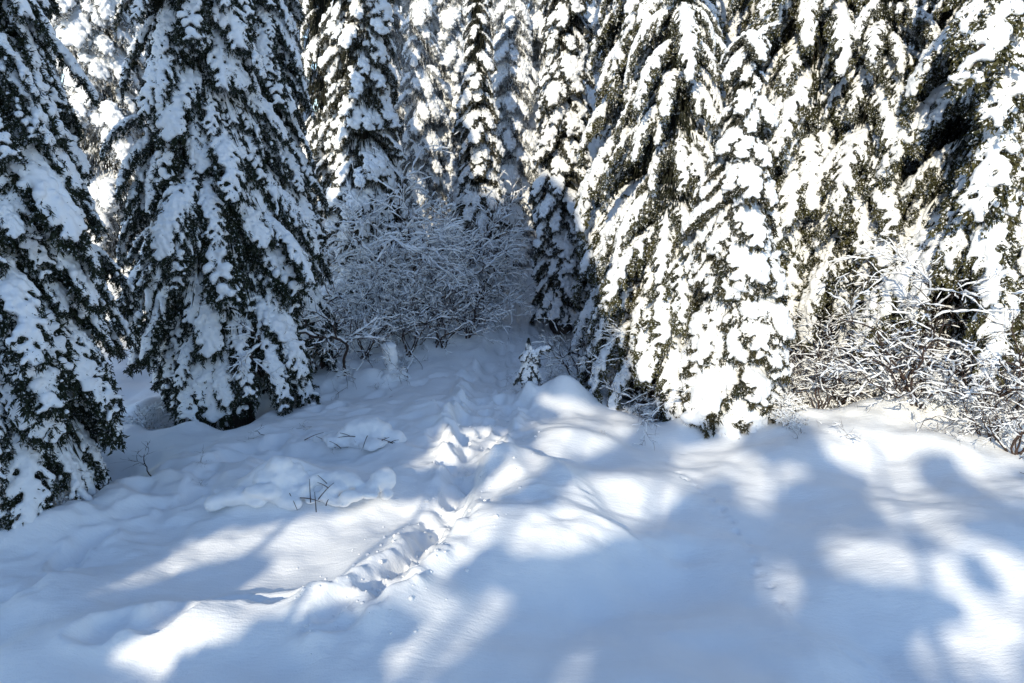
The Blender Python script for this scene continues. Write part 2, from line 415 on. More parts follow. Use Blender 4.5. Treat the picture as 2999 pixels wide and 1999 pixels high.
# dark inner foliage, unit crown (radius 1, height 1)
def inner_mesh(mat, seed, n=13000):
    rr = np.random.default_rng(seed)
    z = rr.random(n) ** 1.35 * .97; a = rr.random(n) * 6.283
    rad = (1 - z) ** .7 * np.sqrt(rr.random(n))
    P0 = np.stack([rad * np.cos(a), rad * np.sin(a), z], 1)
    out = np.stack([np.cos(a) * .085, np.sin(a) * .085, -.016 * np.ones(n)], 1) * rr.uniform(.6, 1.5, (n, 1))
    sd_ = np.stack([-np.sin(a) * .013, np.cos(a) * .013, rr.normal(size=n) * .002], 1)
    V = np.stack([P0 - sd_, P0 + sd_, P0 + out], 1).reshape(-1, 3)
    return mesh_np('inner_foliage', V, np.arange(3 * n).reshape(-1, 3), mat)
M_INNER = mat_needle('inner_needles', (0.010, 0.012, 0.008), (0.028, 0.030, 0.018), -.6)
INNER = [inner_mesh(M_INNER, s) for s in range(3)]
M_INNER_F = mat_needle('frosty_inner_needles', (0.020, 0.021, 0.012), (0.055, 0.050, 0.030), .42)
INNER_F = [inner_mesh(M_INNER_F, s) for s in range(3)]
def trunk_mesh():
    nseg, ns = 14, 12; V = []; F_ = []
    for i in range(nseg + 1):
        t = i / nseg; r = (1 - t) ** .8 * (1 + .5 * math.exp(-t * 40)) + .03
        for j in range(ns):
            a = j / ns * 6.283; q = r * (1 + .08 * math.sin(3 * a + i) + .05 * math.cos(5 * a - 2 * i))
            V.append((q * math.cos(a) + .12 * math.sin(i * .6), q * math.sin(a) + .1 * math.cos(i * .5) - .1, t))
    for i in range(nseg):
        for j in range(ns):
            k = (j + 1) % ns; F_.append((i * ns + j, i * ns + k, (i + 1) * ns + k, (i + 1) * ns + j))
    return mesh_np('trunk', V, F_, M_BARK, True)
TRUNK = trunk_mesh()

def conifer(label, x, y, H, Rb, kind, n, name='fir_tree', group=None, shape=.65, S=1.0, lean=(0, 0), zlow=.35, seed=0, cat='tree', steep=0.0, ztop=None, rmin=.0, trunk=None, lobes=.22):
    rr = random.Random(seed * 77 + 5)
    z0 = gz(x, y)
    t = thing(name, label, cat, (x, y, z0 - .05), rr.uniform(0, 6.28), group)
    t.rotation_euler = (R(lean[0]), R(lean[1]), 0)
    tr = ob('trunk', TRUNK, t); trr = trunk or (.05 + H * .011); tr.scale = (trr, trr, H)
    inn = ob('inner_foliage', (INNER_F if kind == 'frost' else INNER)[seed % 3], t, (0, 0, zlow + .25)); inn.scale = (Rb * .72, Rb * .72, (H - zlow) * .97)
    ztop = ztop or H
    # heights drawn so that density follows the crown's width; sparser above ztop
    hs = []
    zz = zlow
    tot = 0
    Z = np.linspace(zlow, H * .985, 200)
    rad = Rb * ((H - Z) / (H - zlow)) ** shape + rmin
    w = (rad + .15) * np.where(Z > ztop, .35, 1.0); cw = np.cumsum(w) / w.sum()
    for i in range(n):
        q = min(.999, max(0, (i + .5 + rr.gauss(0, 3.2)) / n)); zt = float(np.interp(q, cw, Z)); r0 = float(np.interp(zt, Z, rad))
        az = i * 2.39996 + rr.gauss(0, .5)
        lob = 1 + lobes * float(noise3(math.cos(az) * 1.6, math.sin(az) * 1.6, zt * .75 + seed * 9.7, 21)) * 1.5 + rr.uniform(-.08, .08)
        rt = r0 * lob
        me, sn, reach, drop = BOUGH[kind][rr.randrange(len(BOUGH[kind]))]
        s = S * (.50 + .5 * min(1.2, r0 / Rb)) * rr.choice([.68, .85, 1, 1.1, 1.38]) * rr.uniform(.93, 1.07)
        rt_in = rt - reach * s
        if rt_in < 0:
            s2 = max(.35 * s, rt / reach); s = .5 * (s + s2) if s2 < s else s
            rt_in = max(0, rt - reach * s)
        zr = min(zt + drop * s * .8, H * .99)
        if zr - drop * s * 1.15 < zlow * .5: zr = zlow * .5 + drop * s * 1.15
        b = ob('bough', me, t, (rt_in * math.cos(az), rt_in * math.sin(az), zr))
        b.rotation_euler = Euler((rr.uniform(-.22, .22), rr.uniform(-.14, .2) + steep, az + rr.uniform(-.25, .25)), 'XYZ')
        sc = s * rr.uniform(.9, 1.1); b.scale = (s, sc, s)
        ob('snow_load', sn, b)
    # leader tip
    me, sn, reach, drop = BOUGH[kind][0]
    b = ob('bough', me, t, (0, 0, H * 1.0 - .2)); b.rotation_euler = (0, R(-75), 0); b.scale = (.45, .45, .45); ob('snow_load', sn, b)
    return t

def C(label, px, Y, H, Rb, kind, n, **kw):
    x, y = at_dist(px, Y); return conifer(label, x, y, H, Rb, kind, n, **kw)

# the firs standing in shade on the left
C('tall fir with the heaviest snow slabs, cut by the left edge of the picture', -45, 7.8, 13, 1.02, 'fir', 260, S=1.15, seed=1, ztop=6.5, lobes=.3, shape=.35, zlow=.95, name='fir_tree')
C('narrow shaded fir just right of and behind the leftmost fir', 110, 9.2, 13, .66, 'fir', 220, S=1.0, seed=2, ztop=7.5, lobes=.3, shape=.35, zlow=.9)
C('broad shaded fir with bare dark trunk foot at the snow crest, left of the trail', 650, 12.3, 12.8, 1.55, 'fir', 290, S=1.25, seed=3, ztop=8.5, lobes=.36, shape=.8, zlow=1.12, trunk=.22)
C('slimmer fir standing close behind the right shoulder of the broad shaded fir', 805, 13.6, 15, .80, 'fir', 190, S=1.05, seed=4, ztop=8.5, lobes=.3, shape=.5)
# centre
C('plump spruce loaded with round snow pillows, half in sun, left of the bare thicket', 1075, 18.5, 15, 1.35, 'spruce', 290, S=1.15, seed=5, ztop=10, name='spruce_tree', shape=.75)
C('snow dusted hemlock in the gap left of the plump spruce', 985, 21, 14, 1.3, 'cedar', 130, S=1.0, seed=6, ztop=10.5, name='hemlock_tree')
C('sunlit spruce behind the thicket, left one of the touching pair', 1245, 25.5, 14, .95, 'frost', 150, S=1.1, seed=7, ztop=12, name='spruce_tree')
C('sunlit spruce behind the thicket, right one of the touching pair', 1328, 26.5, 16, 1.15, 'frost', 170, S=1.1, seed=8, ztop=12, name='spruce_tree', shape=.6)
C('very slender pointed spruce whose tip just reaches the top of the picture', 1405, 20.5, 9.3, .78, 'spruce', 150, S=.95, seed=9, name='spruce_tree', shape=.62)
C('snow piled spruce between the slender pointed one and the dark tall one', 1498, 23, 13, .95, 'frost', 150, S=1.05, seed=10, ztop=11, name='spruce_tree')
C('tall dark spruce with small snow clumps standing beside the upper end of the trail', 1645, 18.3, 15, .78, 'spruce', 290, S=.85, seed=11, ztop=9.5, name='spruce_tree', shape=.5)
# right hand cedars
C('wide sunlit cedar just right of the upper trail, its low boughs in shade', 1915, 14.3, 14, 1.30, 'cedar', 190, S=1.45, seed=12, ztop=9, name='cedar_tree', shape=.55, lobes=.35)
C('cedar with long boughs sweeping down to the snow, left of the white snow plastered fir', 1960, 12.2, 8.6, 1.15, 'cedar', 150, S=1.4, seed=13, ztop=8, name='cedar_tree', shape=1.0, lobes=.35)
C('short fir plastered white with snow in full sun, frontmost on the right', 2150, 10.9, 6.3, .92, 'spruce', 250, S=1.05, seed=14, name='fir_tree', shape=.8, zlow=.15, lobes=.35)
C('cedar with hanging fronds just behind the white snow plastered fir', 2320, 13.8, 14, 1.3, 'cedar', 165, S=1.55, seed=15, ztop=9, name='cedar_tree', shape=.5, lobes=.4, zlow=1.2)
C('narrow weeping hemlock with paired snow ribs, right of the hanging cedar', 2500, 12.8, 9.5, .95, 'cedar', 105, S=1.4, seed=16, ztop=8.5, name='hemlock_tree', shape=.7, lobes=.35, zlow=.6)
C('tall cedar behind, between the weeping hemlock and the right edge cedar', 2640, 16.5, 15, 1.7, 'cedar', 200, S=1.3, seed=17, ztop=10, name='cedar_tree', shape=.5, lobes=.4, zlow=1.0)
C('olive green cedar filling the right edge of the picture', 2890, 11.6, 13, 1.75, 'cedar', 165, S=1.6, seed=18, ztop=8, name='cedar_tree', shape=.5, lobes=.45, zlow=1.4)
C('cedar standing behind the wide sunlit cedar and the sweeping one', 2070, 17.5, 15, 1.6, 'cedar', 170, S=1.3, seed=19, ztop=10.5, name='cedar_tree', shape=.5, lobes=.35, zlow=.8)
# the back row, sunlit
rb = random.Random(5)
back = [
    (345, 19, 'bright sunlit conifer left side of the gap between the leftmost firs and the broad one'),
    (450, 24, 'bright conifer right side of the gap left of the broad shaded fir'),
    (880, 27, 'distant frosty conifer above the right shoulder of the slimmer fir'),
    (1010, 31, 'far conifer behind the left side of the plump spruce'),
    (1140, 30, 'frosty conifer peeping between the plump spruce and the touching pair'),
    (1210, 35, 'farthest frosty conifer just left of the touching pair'),
    (1290, 38, 'far conifer seen between the two touching spruces'),
    (1385, 32, 'far conifer behind the very slender pointed spruce'),
    (1450, 29, 'frosty conifer just right of the slender pointed spruce'),
    (1560, 30, 'far conifer left of the tall dark spruce near the top'),
    (1600, 24, 'frosty conifer whose edge shows left of the tall dark spruce'),
    (1700, 27, 'conifer filling the gap right of the tall dark spruce'),
    (1790, 22, 'bright conifer behind the left flank of the wide sunlit cedar'),
    (1990, 23, ''), (2220, 21, ''), (2450, 19, ''), (2740, 21, ''), (2930, 18, ''), (100, 24, ''), (330, 29, 'slender far conifer in the left gap, behind the bright sunlit one'), (400, 34, 'farthest pale conifer in the gap left of the broad shaded fir'), (560, 25, ''), (720, 22, ''), (3250, 17, '')]
for i, (px, Y, lb) in enumerate(back):
    kd = 'cedar' if (px > 1750 and i % 3) else 'frost'
    nb = 170 if px in (345, 450) else 105
    C(lb or 'snow laden conifer deep behind the front trees and mostly hidden by them', px, Y, rb.uniform(14, 18) if Y > 15 else 12, rb.uniform(1.2, 1.7), kd, nb, S=1.35, seed=40 + i, ztop=.27 * Y + 5.5,
      name='background_conifer', group='snow laden conifers crowding the back row', shape=.6, lobes=.3)
C('tiny snow capped fir seedling standing alone beside the trail', 1550, 11.9, .72, .17, 'spruce', 34, S=.36, seed=90, name='fir_sapling', cat='sapling', zlow=.06, trunk=.02, shape=.4)

sap = [o for o in bpy.data.objects if o.name.startswith('fir_sapling')][0]
ob('snow_cap', blob_mesh('snow_cap', [(0, 0, .755), (.03, .02, .64), (-.04, 0, .54), (.07, .03, .48), (-.05, -.05, .44), (.02, .08, .40)], [(.07, .07, .07), (.10, .09, .09), (.11, .10, .09), (.10, .10, .07), (.09, .09, .07), (.1, .08, .06)], .015, 3, .02, 12, M_SNOW, 9), sap)
# ---------------------------------------------------------------- leafless shrubs with snow on every branch
def grow_shrub(seed, nstem, H, spread, depth=3, droop=.25, kids=5, r0=.022, up=1.0, klen=1.0, upk=.1):
    rr = np.random.default_rng(seed); lines = []
    def go(p, d, ln, r, dep):
        n = max(4, int(ln / .085)); pts = [p]; ds = [d]
        for i in range(n):
            d = unit(d + rr.normal(size=3) * .21 + np.array([0, 0, -droop * (i / n) * (.35 if dep == depth else .8)]))
            p = p + d * ln / n; pts.append(p); ds.append(d)
        lines.append((np.array(pts), np.linspace(r, r * .35, n + 1), dep))
        if dep > 0:
            k = kids + rr.integers(-1, 2)
            for j in range(k):
                i = int(np.clip(rr.uniform(.22, .98) * n, 1, n)); s = unit(rr.normal(size=3))
                s = unit(s - ds[i] * s.dot(ds[i]))
                nd = unit(ds[i] * .8 + s * .8 + np.array([0, 0, upk]))
                go(pts[i], nd, ln * rr.uniform(.32, .62) * (klen if dep == depth else 1), max(.0036, r * (1 - .5 * i / n) * .55), dep - 1)
    for s in range(nstem):
        a = rr.uniform(0, 6.283); tilt = rr.uniform(.1, 1) * spread
        d = unit(np.array([math.cos(a) * tilt, math.sin(a) * tilt, up]))
        go(np.array([math.cos(a) * .12, math.sin(a) * .12, -.08]) * rr.uniform(.3, 1.4) * [1, 1, 1], d, H * rr.uniform(.6, 1.05), r0 * rr.uniform(.7, 1.2), depth)
    return lines
def tube_mesh(name, lines, ns, mat, rad=None, off=None, smooth=True):
    V, F_ = [], []; n0 = 0
    for pts, r, dep in lines:
        n = len(pts); tan = np.gradient(pts, axis=0); tan /= np.linalg.norm(tan, axis=1)[:, None] + 1e-9
        u = np.cross(tan, [.13, .21, 1.0]); u /= np.linalg.norm(u, axis=1)[:, None] + 1e-9; w = np.cross(u, tan)
        a = np.arange(ns) / ns * 2 * math.pi
        ring = pts[:, None] + (u[:, None] * np.cos(a)[None, :, None] + w[:, None] * np.sin(a)[None, :, None]) * r[:, None, None]
        V.append(ring.reshape(-1, 3))
        i = np.arange(n - 1)[:, None] * ns + n0; j = np.arange(ns)[None]; k = (j + 1) % ns
        F_.append(np.stack([i + j, i + k, i + ns + k, i + ns + j], -1).reshape(-1, 4)); n0 += n * ns
    return mesh_np(name, np.vstack(V), np.vstack(F_), mat, smooth)
def snow_lines(lines, seed, thick=.026, cover=.8):
    rr = np.random.default_rng(seed); out = []
    for pts, r, dep in lines:
        # resample finer, cut in runs
        n = len(pts); m = (n - 1) * 2 + 1; t = np.linspace(0, n - 1, m)
        q = np.stack([np.interp(t, np.arange(n), pts[:, c]) for c in range(3)], 1); rq = np.interp(t, np.arange(n), r)
        tan = np.gradient(q, axis=0); hz = np.hypot(tan[:, 0], tan[:, 1]) / (np.linalg.norm(tan, axis=1) + 1e-9)
        run = []
        def flush():
            if len(run) >= 4:
                P_ = np.array([a for a, b in run]); R_ = np.array([b for a, b in run]); e = np.ones(len(R_)); e[0] = e[-1] = .08; e[1] = e[-2] = .75
                out.append((P_, R_ * e, dep))
            run.clear()
        ph = rr.uniform(0, 99)
        g_ = noise3(np.arange(m) * .34 + ph, 0, 0, seed)
        w2 = noise3(np.arange(m) * 1.6 + ph, 3, 0, seed + 1)
        for i in range(m):
            if g_[i] < cover * 1.4 - .7 + (hz[i] - .62) * 1.7 and q[i, 2] > .02:
                rs = (thick * (.55 + .62 * hz[i] + min(.9, rq[i] * 34)) * (1 + .65 * w2[i]) * (1 if dep else .7))
                run.append((q[i] + np.array([0, 0, rq[i] * .8 + rs * .6]), rs))
            else: flush()
        flush()
    return out
def shrub_kind(name, seed, thick=.026, cover=.8, **kw):
    L = grow_shrub(seed, **kw); return tube_mesh('branches', L, 4, M_TWIG), tube_mesh('snow_load', snow_lines(L, seed, thick, cover), 5, M_SNOW)
SHRUB = {
    'thicket': [shrub_kind('t', 200 + i, .0155, .70, upk=.42, nstem=6, H=3.7, spread=.36, depth=3, droop=.20, kids=6, r0=.042) for i in range(3)],
    'thin': [shrub_kind('n', 300 + i, .0115, .42, nstem=8, H=2.5, spread=.42, depth=3, droop=.07, kids=4, r0=.022) for i in range(3)],
    'low': [shrub_kind('l', 400 + i, .019, .80, nstem=14, H=.9, spread=1.6, depth=2, droop=.45, kids=7, r0=.010) for i in range(3)],
    'twig': [shrub_kind('w', 500 + i, .009, .28, nstem=2, H=.95, spread=2.6, depth=2, droop=.05, kids=4, r0=.009) for i in range(4)],
    'sapling': [shrub_kind('s', 600 + i, .013, .6, nstem=1, H=3.0, spread=.08, depth=2, droop=.05, kids=15, r0=.03, klen=.5) for i in range(1)],
    'tangle': [shrub_kind('g', 700 + i, .0115, .8, nstem=5, H=5.0, spread=.35, depth=3, droop=.34, kids=7, r0=.035) for i in range(1)],
}
print('shrubs', {k: [(len(a.polygons), len(b.polygons)) for a, b in v] for k, v in SHRUB.items()})
def shrub(kind, v, label, px, Y, sc=1.0, rz=None, name='snowy_shrub', cat='shrub', group=None, py=None, sz=None, lean=(0, 0), dz=0):
    if py is not None: x, y = at(px, py)
    else: x, y = at_dist(px, Y, .5)
    t = thing(name, label, cat, (x, y, gz(x, y) - .02 + dz), random.uniform(0, 6.28) if rz is None else rz, group)
    t.rotation_euler = (R(lean[0]), R(lean[1]), t.rotation_euler.z)
    a, b = SHRUB[kind][v % len(SHRUB[kind])]; t.scale = (sc, sc, sz or sc)
    for nm, me_ in (('branches', a), ('snow_load', b)): ob(nm, me_, t)['kind'] = 'stuff'
    return t

shrub('sapling', 0, 'slim upright sapling with a crooked dark foot, front left of the thicket', 1035, 0, 1.15, py=1095, name='sapling', cat='sapling')
G1 = 'leafless snow covered shrubs of the shaded thicket'
for i, (px, Y, s, lb) in enumerate([
        (1120, 16.3, .8, 'leafless snowy shrub of the shaded thicket directly above the snow capped stump'),
        (1200, 16.6, .9, 'broad leafless snowy shrub in the middle of the shaded thicket'),
        (1270, 16.8, .85, 'leafless snowy shrub with several dark stems, right part of the shaded thicket'),
        (1215, 18, 1.1, 'tall leafless snowy shrub reaching up before the touching spruce pair'),
        (1150, 18, 1.1, 'tall leafless snowy shrub at the foot of the plump spruce'),
        (1050, 16.8, .85, 'leafless snowy shrub at the thicket\'s left end, by the shaded firs'),
        (1240, 20, 1.25, 'rearmost leafless snowy shrub catching a little sun on its top')]):
    shrub('thicket', i, lb, px, Y, s, group=G1)
for i, (px, Y, s, lb) in enumerate([
        (930, 13.6, .75, 'upright bare shaded bush beside the right skirt of the broad fir'),
        (1190, 14.6, .85, 'upright bare shaded bush right behind the snow capped stump'),
        (1290, 15.2, .9, 'upright bare bush with dark stems at the thicket\'s right front'),
        (1365, 15.6, .75, 'dark stemmed bare bush nearest the trail on the thicket side'),
        (1060, 14.4, .8, 'upright bare shaded bush behind the crooked sapling')]):
    shrub('thin', i, lb, px, Y, s, group=G1)
shrub('low', 0, 'small snow bowed shrub at the far end of the trail, right side', 1610, 21, .6, name='snowy_shrub')
shrub('low', 1, 'flattened snow bowed shrub where the upper trail narrows', 1440, 22, .9)
shrub('thin', 0, 'bare bush with a few snowy twigs between the tiny fir seedling and the cedars', 1690, 0, .7, py=1115)
shrub('thin', 1, 'dense twiggy bush in front of the sweeping cedar, left of the white fir foot', 1960, 0, .75, py=1195, name='twiggy_bush')
shrub('thin', 2, 'twiggy bush touching the foot of the white snow plastered fir', 2060, 0, .6, py=1200, name='twiggy_bush')
G2 = 'bare snow dusted bushes of the sunlit thicket on the right'
for i, (px, Y, s, lb) in enumerate([
        (2300, 11.5, .8, 'bare dusted bush touching the right side of the white snow plastered fir'),
        (2400, 10.9, .7, 'low bare dusted bush in front of the shaded snow under the hanging cedar'),
        (2500, 11.2, .8, 'bare dusted bush at the foot of the weeping hemlock'),
        (2610, 10.7, .9, 'bare dusted bush between the weeping hemlock and the twin thin trunks'),
        (2700, 10.3, 1.0, 'bare dusted bush with tall thin dark stems before the leafless crusted tree'),
        (2790, 10.8, .9, 'bare dusted bush behind the twin thin stems, under the right edge cedar'),
        (2870, 10.2, 1.1, 'tall bare bush with thick snow lines near the right edge'),
        (2960, 10.4, 1.05, 'bare dusted bush cut by the right edge of the picture'),
        (2900, 9.4, .6, 'small bare bush spreading forward onto the open snow at far right'),
        (2985, 9.1, .7, 'frontmost bare bush on the right edge of the picture'),
        (2740, 12.3, 1.15, 'taller bare bush set back beneath the leafless crusted tree'),
        (2900, 12.4, 1.2, 'bare bush set back in the shade below the right edge cedar')]):
    shrub('thin', i, lb, px, Y, s, group=G2)
shrub('tangle', 0, 'tall leafless tree densely crusted with snow twigs, left of the right edge cedar', 2700, 12.6, 1.0, name='leafless_tree', cat='tree')
shrub('tangle', 1, 'leafless snow crusted tree leaning over the right hand thicket', 2590, 15.0, 1.1, name='leafless_tree', cat='tree')
low = [(2480, 1190, .9, 'snow buried shrub arching over the sunlit bank, left of the twin thin trunks'), (2620, 1210, .9, 'snow buried shrub in the middle of the sunlit bank on the right'),
       (2700, 1250, .7, 'low snow crusted shrub below the twin thin trunks'), (2120, 1255, .5, 'low snow crusted clump right under the white snow plastered fir'),
       (1880, 1205, .45, 'small snow domed clump in front of the sweeping cedar'), (2290, 1265, .5, 'low snowy twig clump at the edge of the dappled snow, right of the white fir'),
       (2350, 1180, .8, 'snowy bowed shrub between the white fir and the bank'), (2850, 1290, .6, 'snow tufted bramble at the right edge of the open snow'),
       (420, 1190, .55, 'frosted little bush at the left foot of the broad shaded fir'), (1640, 1130, .5, 'snow bowed sprig bush right behind the tiny fir seedling'),
       (850, 1130, .32, 'snowy bush under the right skirt of the broad shaded fir'), (1175, 1062, .4, 'small snowy bush left behind the snow capped stump'), (930, 1075, .45, 'snowy bush leaning at the right of the broad shaded fir'),
       (140, 1500, .55, 'snow laden low branch bush by the foot of the leftmost fir')]
for i, (px, py, s, lb) in enumerate(low): shrub('low', i, lb, px, 0, s, py=py, name='low_snowy_shrub')
tw = [(480, 1390, 1.0, 'bare forked twig lying across the shaded snow, left of the brush piles'), (560, 1370, .45, 'short upright twig tipped with snow right of the forked twig'),
      (585, 1420, .3, 'single tiny twig poking from the smooth shaded snow'), (800, 1265, .8, 'thin bare twigs sticking out left of the upper brush pile'),
      (1030, 1310, .4, 'small dark sprigs under the snow cap of the upper brush pile'), (860, 1465, .4, 'small dark sprigs in the lower brush pile'),
      (2350, 1310, .55, 'dark twig tuft at the rim of the dappled snow, centre right'), (2900, 1310, 1.3, 'long bare twigs arching over the snow at the right edge'),
      (2960, 1370, .9, 'bare twig spray at the right edge below the long arching twigs'), (1130, 1120, .5, 'dark sprigs beside the snow capped stump'), (1760, 1290, .2, 'lone small sprig in the lit snow below the snow hump'),
      (700, 1080, .5, 'dark sprigs behind the snow crest right of the bare trunk foot')]
for i, (px, py, s, lb) in enumerate(tw): shrub('twig', i, lb, px, 0, s, py=py, name='twig', cat='twig', sz=s * .42)

# ---------------------------------------------------------------- snow capped stump and brush piles
x, y = at(1143, 1095)
t = thing('snowy_stump', 'narrow stump wearing a leaning column of snow, at the foot of the thicket', 'stump', (x, y, gz(x, y) - .05))
st = ob('stump', TRUNK, t); st.scale = (.11, .11, .58)
Cb = [(math.sin(h * 5) * .03, 0, h) for h in np.linspace(0, .62, 12)]; Sb = [(.16 - .10 * abs(h - .05) * (h < .5) + .02 * math.sin(h * 20),) * 2 + (.10,) for h in np.linspace(0, .62, 12)]
Cb += [(.18, -.05, .0), (-.16, .0, -.02), (.28, .05, -.06), (0, -.2, 0)]; Sb += [(.2, .18, .16), (.17, .15, .14), (.16, .15, .12), (.18, .16, .14)]
ob('snow_cap', blob_mesh('snow_cap', Cb, Sb, .02, 5, .02, 7, M_SNOW, 3), t)

def brush_pile(label, px, py, items, sticks, seed):
    x, y = at(px, py); rr = random.Random(seed)
    t = thing('brush_pile', label, 'brush pile', (x, y, gz(x, y) - .085))
    Cs, Ss = [], []
    for (a, b, z, r, L, ang) in items:
        n = max(1, int(L / (r * .35)))
        for i in range(n):
            f = (i / max(1, n - 1) - .5) * L if n > 1 else 0
            q = r * rr.uniform(.85, 1.15)
            Cs.append((a + f * math.cos(ang), b + f * math.sin(ang), z + rr.uniform(-.02, .02) - .25 * abs(f) * (z > .15))); Ss.append((q, q, q * .8))
    wd = max(abs(i[0]) for i in items) + .1
    for _ in range(26):
        q = rr.uniform(.05, .13); Cs.append((rr.uniform(-wd, wd), rr.uniform(-.28, .22), rr.uniform(-.04, .05) + .10 * rr.random())); Ss.append((q * rr.uniform(1.0, 1.9), q * 1.1, q * rr.uniform(.45, .7)))
    ob('snow_cover', blob_mesh('snow_cover', Cs, Ss, .022, 16, .026, 5, M_SNOW, seed), t)
    for k in range(sticks):
        a = rr.uniform(0, 6.28); p = np.array([rr.uniform(-.7, .7), rr.uniform(-.35, .1), rr.uniform(.0, .16)]); d = unit(np.array([math.cos(a), math.sin(a) * .5, rr.uniform(-.3, .7)]))
        L = rr.uniform(.12, .36); pts = np.array([p + d * L * s + np.array([0, 0, -.06 * s * s]) for s in np.linspace(-.4, .6, 6)])
        ob('stick', tube_mesh('stick', [(pts, np.linspace(.007, .003, 6), 0)], 5, M_TWIG), t)
    return t
rc = np.random.default_rng(31); cc, cr_ = [], []
for k in range(420):
    i = rc.integers(0, len(TRAIL) - 1); f = rc.random(); x = TRAIL[i][0] * (1 - f) + TRAIL[i + 1][0] * f + rc.normal() * .38; y = TRAIL[i][1] * (1 - f) + TRAIL[i + 1][1] * f + rc.normal() * .25
    q = .008 + .022 * rc.random() ** 3; cc.append((x, y, 0)); cr_.append((q * rc.uniform(.8, 1.4), q, q * .8))
cc = np.array(cc); cc[:, 2] = ground_z(cc[:, 0], cc[:, 1]) + .004
cr = ob('snow_crumbs', mesh_np('snow_crumbs', *blobs_raw(cc, cr_, ICO1), M_SNOW, True)); cr['kind'] = 'stuff'
cr['label'] = 'crumbs of snow kicked up along the trampled trail'; cr['category'] = 'snow'
brush_pile('long low brush pile buried in smooth snow lumps left of the furrow', 900, 1465,
           [(-.35, .1, .16, .24, .3, .2), (-.35, .1, .3, .15, .1, .2), (-.75, -.05, .02, .11, .4, 1.2), (-.55, -.2, .02, .09, .5, .2), (-.95, -.2, 0, .10, .3, 1.0), (.2, .1, .10, .09, .3, .5), (.5, .08, .14, .10, .3, -.6),
            (.95, .1, .12, .17, .1, 0), (.35, -.18, -.02, .08, .4, -.5), (.75, -.1, .05, .07, .4, .9), (-.2, -.22, -.03, .08, .3, -.4), (.1, .02, .16, .07, .3, 1.2)], 14, 1)
brush_pile('small upper brush pile with rounded snow cap and dark twigs beneath', 1060, 1305,
           [(.1, .12, .16, .20, .3, .1), (-.18, .05, .14, .09, .3, 1.0), (-.30, -.12, .04, .08, .3, .8), (.35, .05, .02, .14, .3, 0), (-.05, .0, .2, .09, .2, .3), (-.45, .1, .0, .1, .4, 0), (.0, -.1, .0, .06, .5, .2)], 16, 2)
x, y = at(210, 1475)
aa = np.array([(-.9, 0, .1), (-.6, -.02, .28), (-.35, -.04, .38), (-.1, -.05, .42), (.12, -.05, .36), (.25, -.06, .2), (.34, -.06, .06)])
t = thing('arched_branch', 'snow sleeved branch arching to the ground under the leftmost fir', 'branch', (x, y, gz(x, y)))
ob('branch_wood', tube_mesh('branch_wood', [(aa, np.full(7, .014), 0)], 6, M_TWIG), t)
t2 = np.linspace(0, 6, 40); bb = np.stack([np.interp(t2, range(7), aa[:, c]) for c in range(3)], 1) + np.array([0, 0, .03])
ob('snow_load', blob_mesh('snow_load', bb, np.full((40, 3), .042), .014, 2, .012, 12, M_SNOW, 5), t)

# ---------------------------------------------------------------- the tall trees behind the viewer that shade the clearing
ddx, ddy = math.sin(SUN_A), math.cos(SUN_A)
LIT_E = [  # lit patches of snow: centre, radii (photo pixels), rotation
    (1325, 1580, 45, 95, 20), (1400, 1300, 120, 45, 0), (1350, 1345, 120, 18, -4), (1600, 1370, 85, 26, -20), (2100, 1365, 110, 26, -4), (1700, 1305, 120, 24, -6),
    (2110, 1315, 90, 14, 0), (2215, 1460, 55, 34, -15), (2570, 1345, 110, 50, 8), (2480, 1330, 70, 22, 8), (2630, 1385, 60, 30, 10), (2330, 1380, 45, 20, 0), (2630, 1490, 95, 36, 22),
    (2770, 1470, 48, 22, 10), (2500, 1615, 80, 55, 10), (2590, 1615, 75, 42, 5), (2290, 1725, 52, 78, 0), (2680, 1680, 30, 32, 0), (2590, 1850, 30, 50, 0), (2235, 1965, 45, 40, 0), (1700, 1985, 60, 50, -20),
    (1660, 1165, 60, 40, 0), (1780, 1235, 90, 34, 0), (1260, 1950, 90, 25, -25), (1460, 1480, 25, 60, 30)]
LIT_P = [
    [(340, 1725), (560, 1590), (800, 1530), (1050, 1490), (1240, 1465), (1300, 1480), (1270, 1590), (1230, 1690), (1130, 1750), (1000, 1750), (880, 1765), (700, 1805), (600, 1805), (560, 1770), (640, 1750), (720, 1700), (745, 1640), (680, 1622), (600, 1640)],
    [(310, 1990), (330, 1930), (450, 1870), (530, 1830), (600, 1795), (820, 1790), (700, 1850), (560, 1910), (420, 2000)],
    [(1480, 1560), (1560, 1490), (1650, 1485), (1760, 1560), (1700, 1595), (1560, 1600)],
    [(1700, 1430), (1780, 1385), (1950, 1390), (2070, 1400), (2000, 1440), (1930, 1490), (1850, 1540), (1790, 1560), (1720, 1500)],
    [(1140, 1950), (1290, 1810), (1440, 1720), (1500, 1760), (1370, 1890), (1230, 1970)],
    [(2790, 1350), (2870, 1360), (3010, 1430), (3010, 1490), (2900, 1450)],
    [(2840, 1585), (2920, 1590), (3010, 1650), (3010, 1760), (2920, 1705)],
    [(2730, 2020), (2760, 1900), (2850, 1850), (2890, 1750), (3020, 1780), (3020, 2020)],
    [(1240, 1700), (1380, 1560), (1480, 1480), (1500, 1520), (1380, 1640), (1280, 1740)],
]
VT_U = [-14, -12, -9.7, -9.0, -5.5, -4.3, -3.3, -2.4, -1.2, -.4, 2, 6]
VT_V = [8.6, 9.7, 9.3, 10.4, 10.8, 9.8, 7.8, 5.5, 4.45, 4.25, 4.4, 4.5]
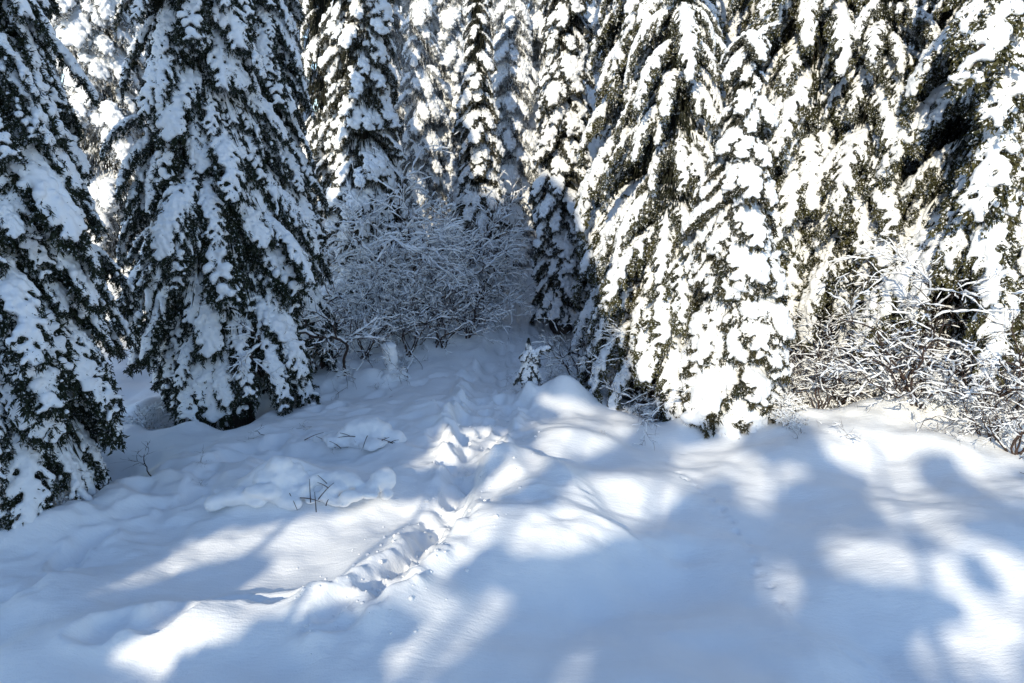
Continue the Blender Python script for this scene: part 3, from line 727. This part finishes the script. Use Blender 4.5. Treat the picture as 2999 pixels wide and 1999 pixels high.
def in_poly(x, y, poly):
    c = np.zeros(x.shape, bool); n = len(poly)
    for i in range(n):
        x0, y0 = poly[i]; x1, y1 = poly[(i + 1) % n]
        k = ((y0 > y) != (y1 > y)) & (x < (x1 - x0) * (y - y0) / (y1 - y0 + 1e-9) + x0); c ^= k
    return c
def open_to_sun(u, v, grow):
    """True where the sunbeam through (u, v) reaches a sunlit patch of the clearing"""
    a = v / math.sin(SUN_E)                       # distance along the light's heading on the ground
    X = u * ddy + a * ddx; Y = -u * ddx + a * ddy
    lit = v > np.interp(u, VT_U, VT_V) + .38 * noise3(u * 1.1, v * .5, 0, 61) + .25 * noise3(u * 3, v, 0, 62)
    ok = Y > 3.2
    lit = lit | ((noise3(u * 1.9 + 3, v * 3.0, 0, 71) > .44) & (v > 2.75) & (v < 4.7) & (u > -3.6))
    res = np.zeros(u.shape, bool)
    for ox, oy in ((0, 0), (1, 0), (-1, 0), (0, 1.5), (0, -1.5), (.7, 1.05), (-.7, 1.05), (.7, -1.05), (-.7, -1.05)):
        ox, oy = ox * grow, oy * grow
        x2, y2 = X + ox, np.maximum(Y + oy, 2.5)
        depth = y2 * cp + CAM_H * sp; up = y2 * sp - CAM_H * cp
        px = 1500 + FPX * x2 / depth; py = 1000 - FPX * up / depth
        for cx, cy, rx, ry, ro in LIT_E:
            dx, dy = px - cx, py - cy; c, s = math.cos(R(ro)), math.sin(R(ro))
            res |= ((dx * c + dy * s) / rx) ** 2 + ((-dx * s + dy * c) / ry) ** 2 < 1
        for pl in LIT_P: res |= in_poly(px, py, pl)
    return lit | (res & ok & (v < 4.7))
def shade_tree(label, u0, a0, vtop, Rb, n, seed):
    """tall snow laden fir standing a0 m towards the sun; boughs missing where light comes through"""
    x = u0 * ddy + a0 * ddx; y = -u0 * ddx + a0 * ddy
    H = (vtop - a0 * math.sin(SUN_E)) / math.cos(SUN_E)
    z0 = gz(x, y); rr = np.random.default_rng(seed)
    t = thing('tall_fir', label, 'tree', (x, y, z0), 0, 'tall firs behind the viewer')
    tr = ob('trunk', TRUNK, t); tr.scale = ((.2, .2) if a0 < -12 else (.07, .07)) + (H * .97,)
    z = 1.5 + (H - 1.5) * rr.random(n) ** .85; rad = Rb * np.clip((H - z) / (H - 1.5) * 2.2, .12, 1) ** .6 * np.sqrt(rr.random(n)); az = rr.random(n) * 6.283
    px_, py_ = rad * np.cos(az), rad * np.sin(az)
    WX, WY, WZ = x + px_, y + py_, z0 + z
    u = WX * ddy - WY * ddx; a = WX * ddx + WY * ddy; v = a * math.sin(SUN_E) + WZ * math.cos(SUN_E)
    r = rr.uniform(.16, .30, n) * (.72 if a0 > -12 else 1)
    keep = ~open_to_sun(u, v, r * .95) | (z > 1e9)
    Cc = np.stack([px_, py_, z], 1)[keep]; rk = r[keep]
    V, F_ = blobs_raw(Cc, np.stack([rk * 1.15, rk * 1.15, rk * .7], 1))
    V = V + np.stack([noise3(V[:, 0] * 5, V[:, 1] * 5, V[:, 2] * 5, s) for s in (1, 2, 3)], 1) * .06
    ob('crown', mesh_np('crown', V, F_, M_SNOW if False else M_SHADE), t)
    return t
M_SHADE = mat_needle('frosted_needles', (0.012, 0.018, 0.010), (0.035, 0.045, 0.022), .42)
us = [-12.9, -11.3, -9.6, -8.0, -6.4, -5.0, -3.7, -2.3, -1.0, .4, 1.8, 3.2, 4.6, 6.0]
for i, u0 in enumerate(us):
    a0 = -9.0 - (i % 2) * .8 if -7 < u0 < -3 else -15 - (i * 7 % 5) * 1.6
    vt = float(np.interp(u0, VT_U, VT_V)) + .9
    shade_tree('tall snow laden fir standing behind the viewer and shading the clearing', u0, a0, vt, 2.0, 4600 if a0 > -12 else 2600, 800 + i)
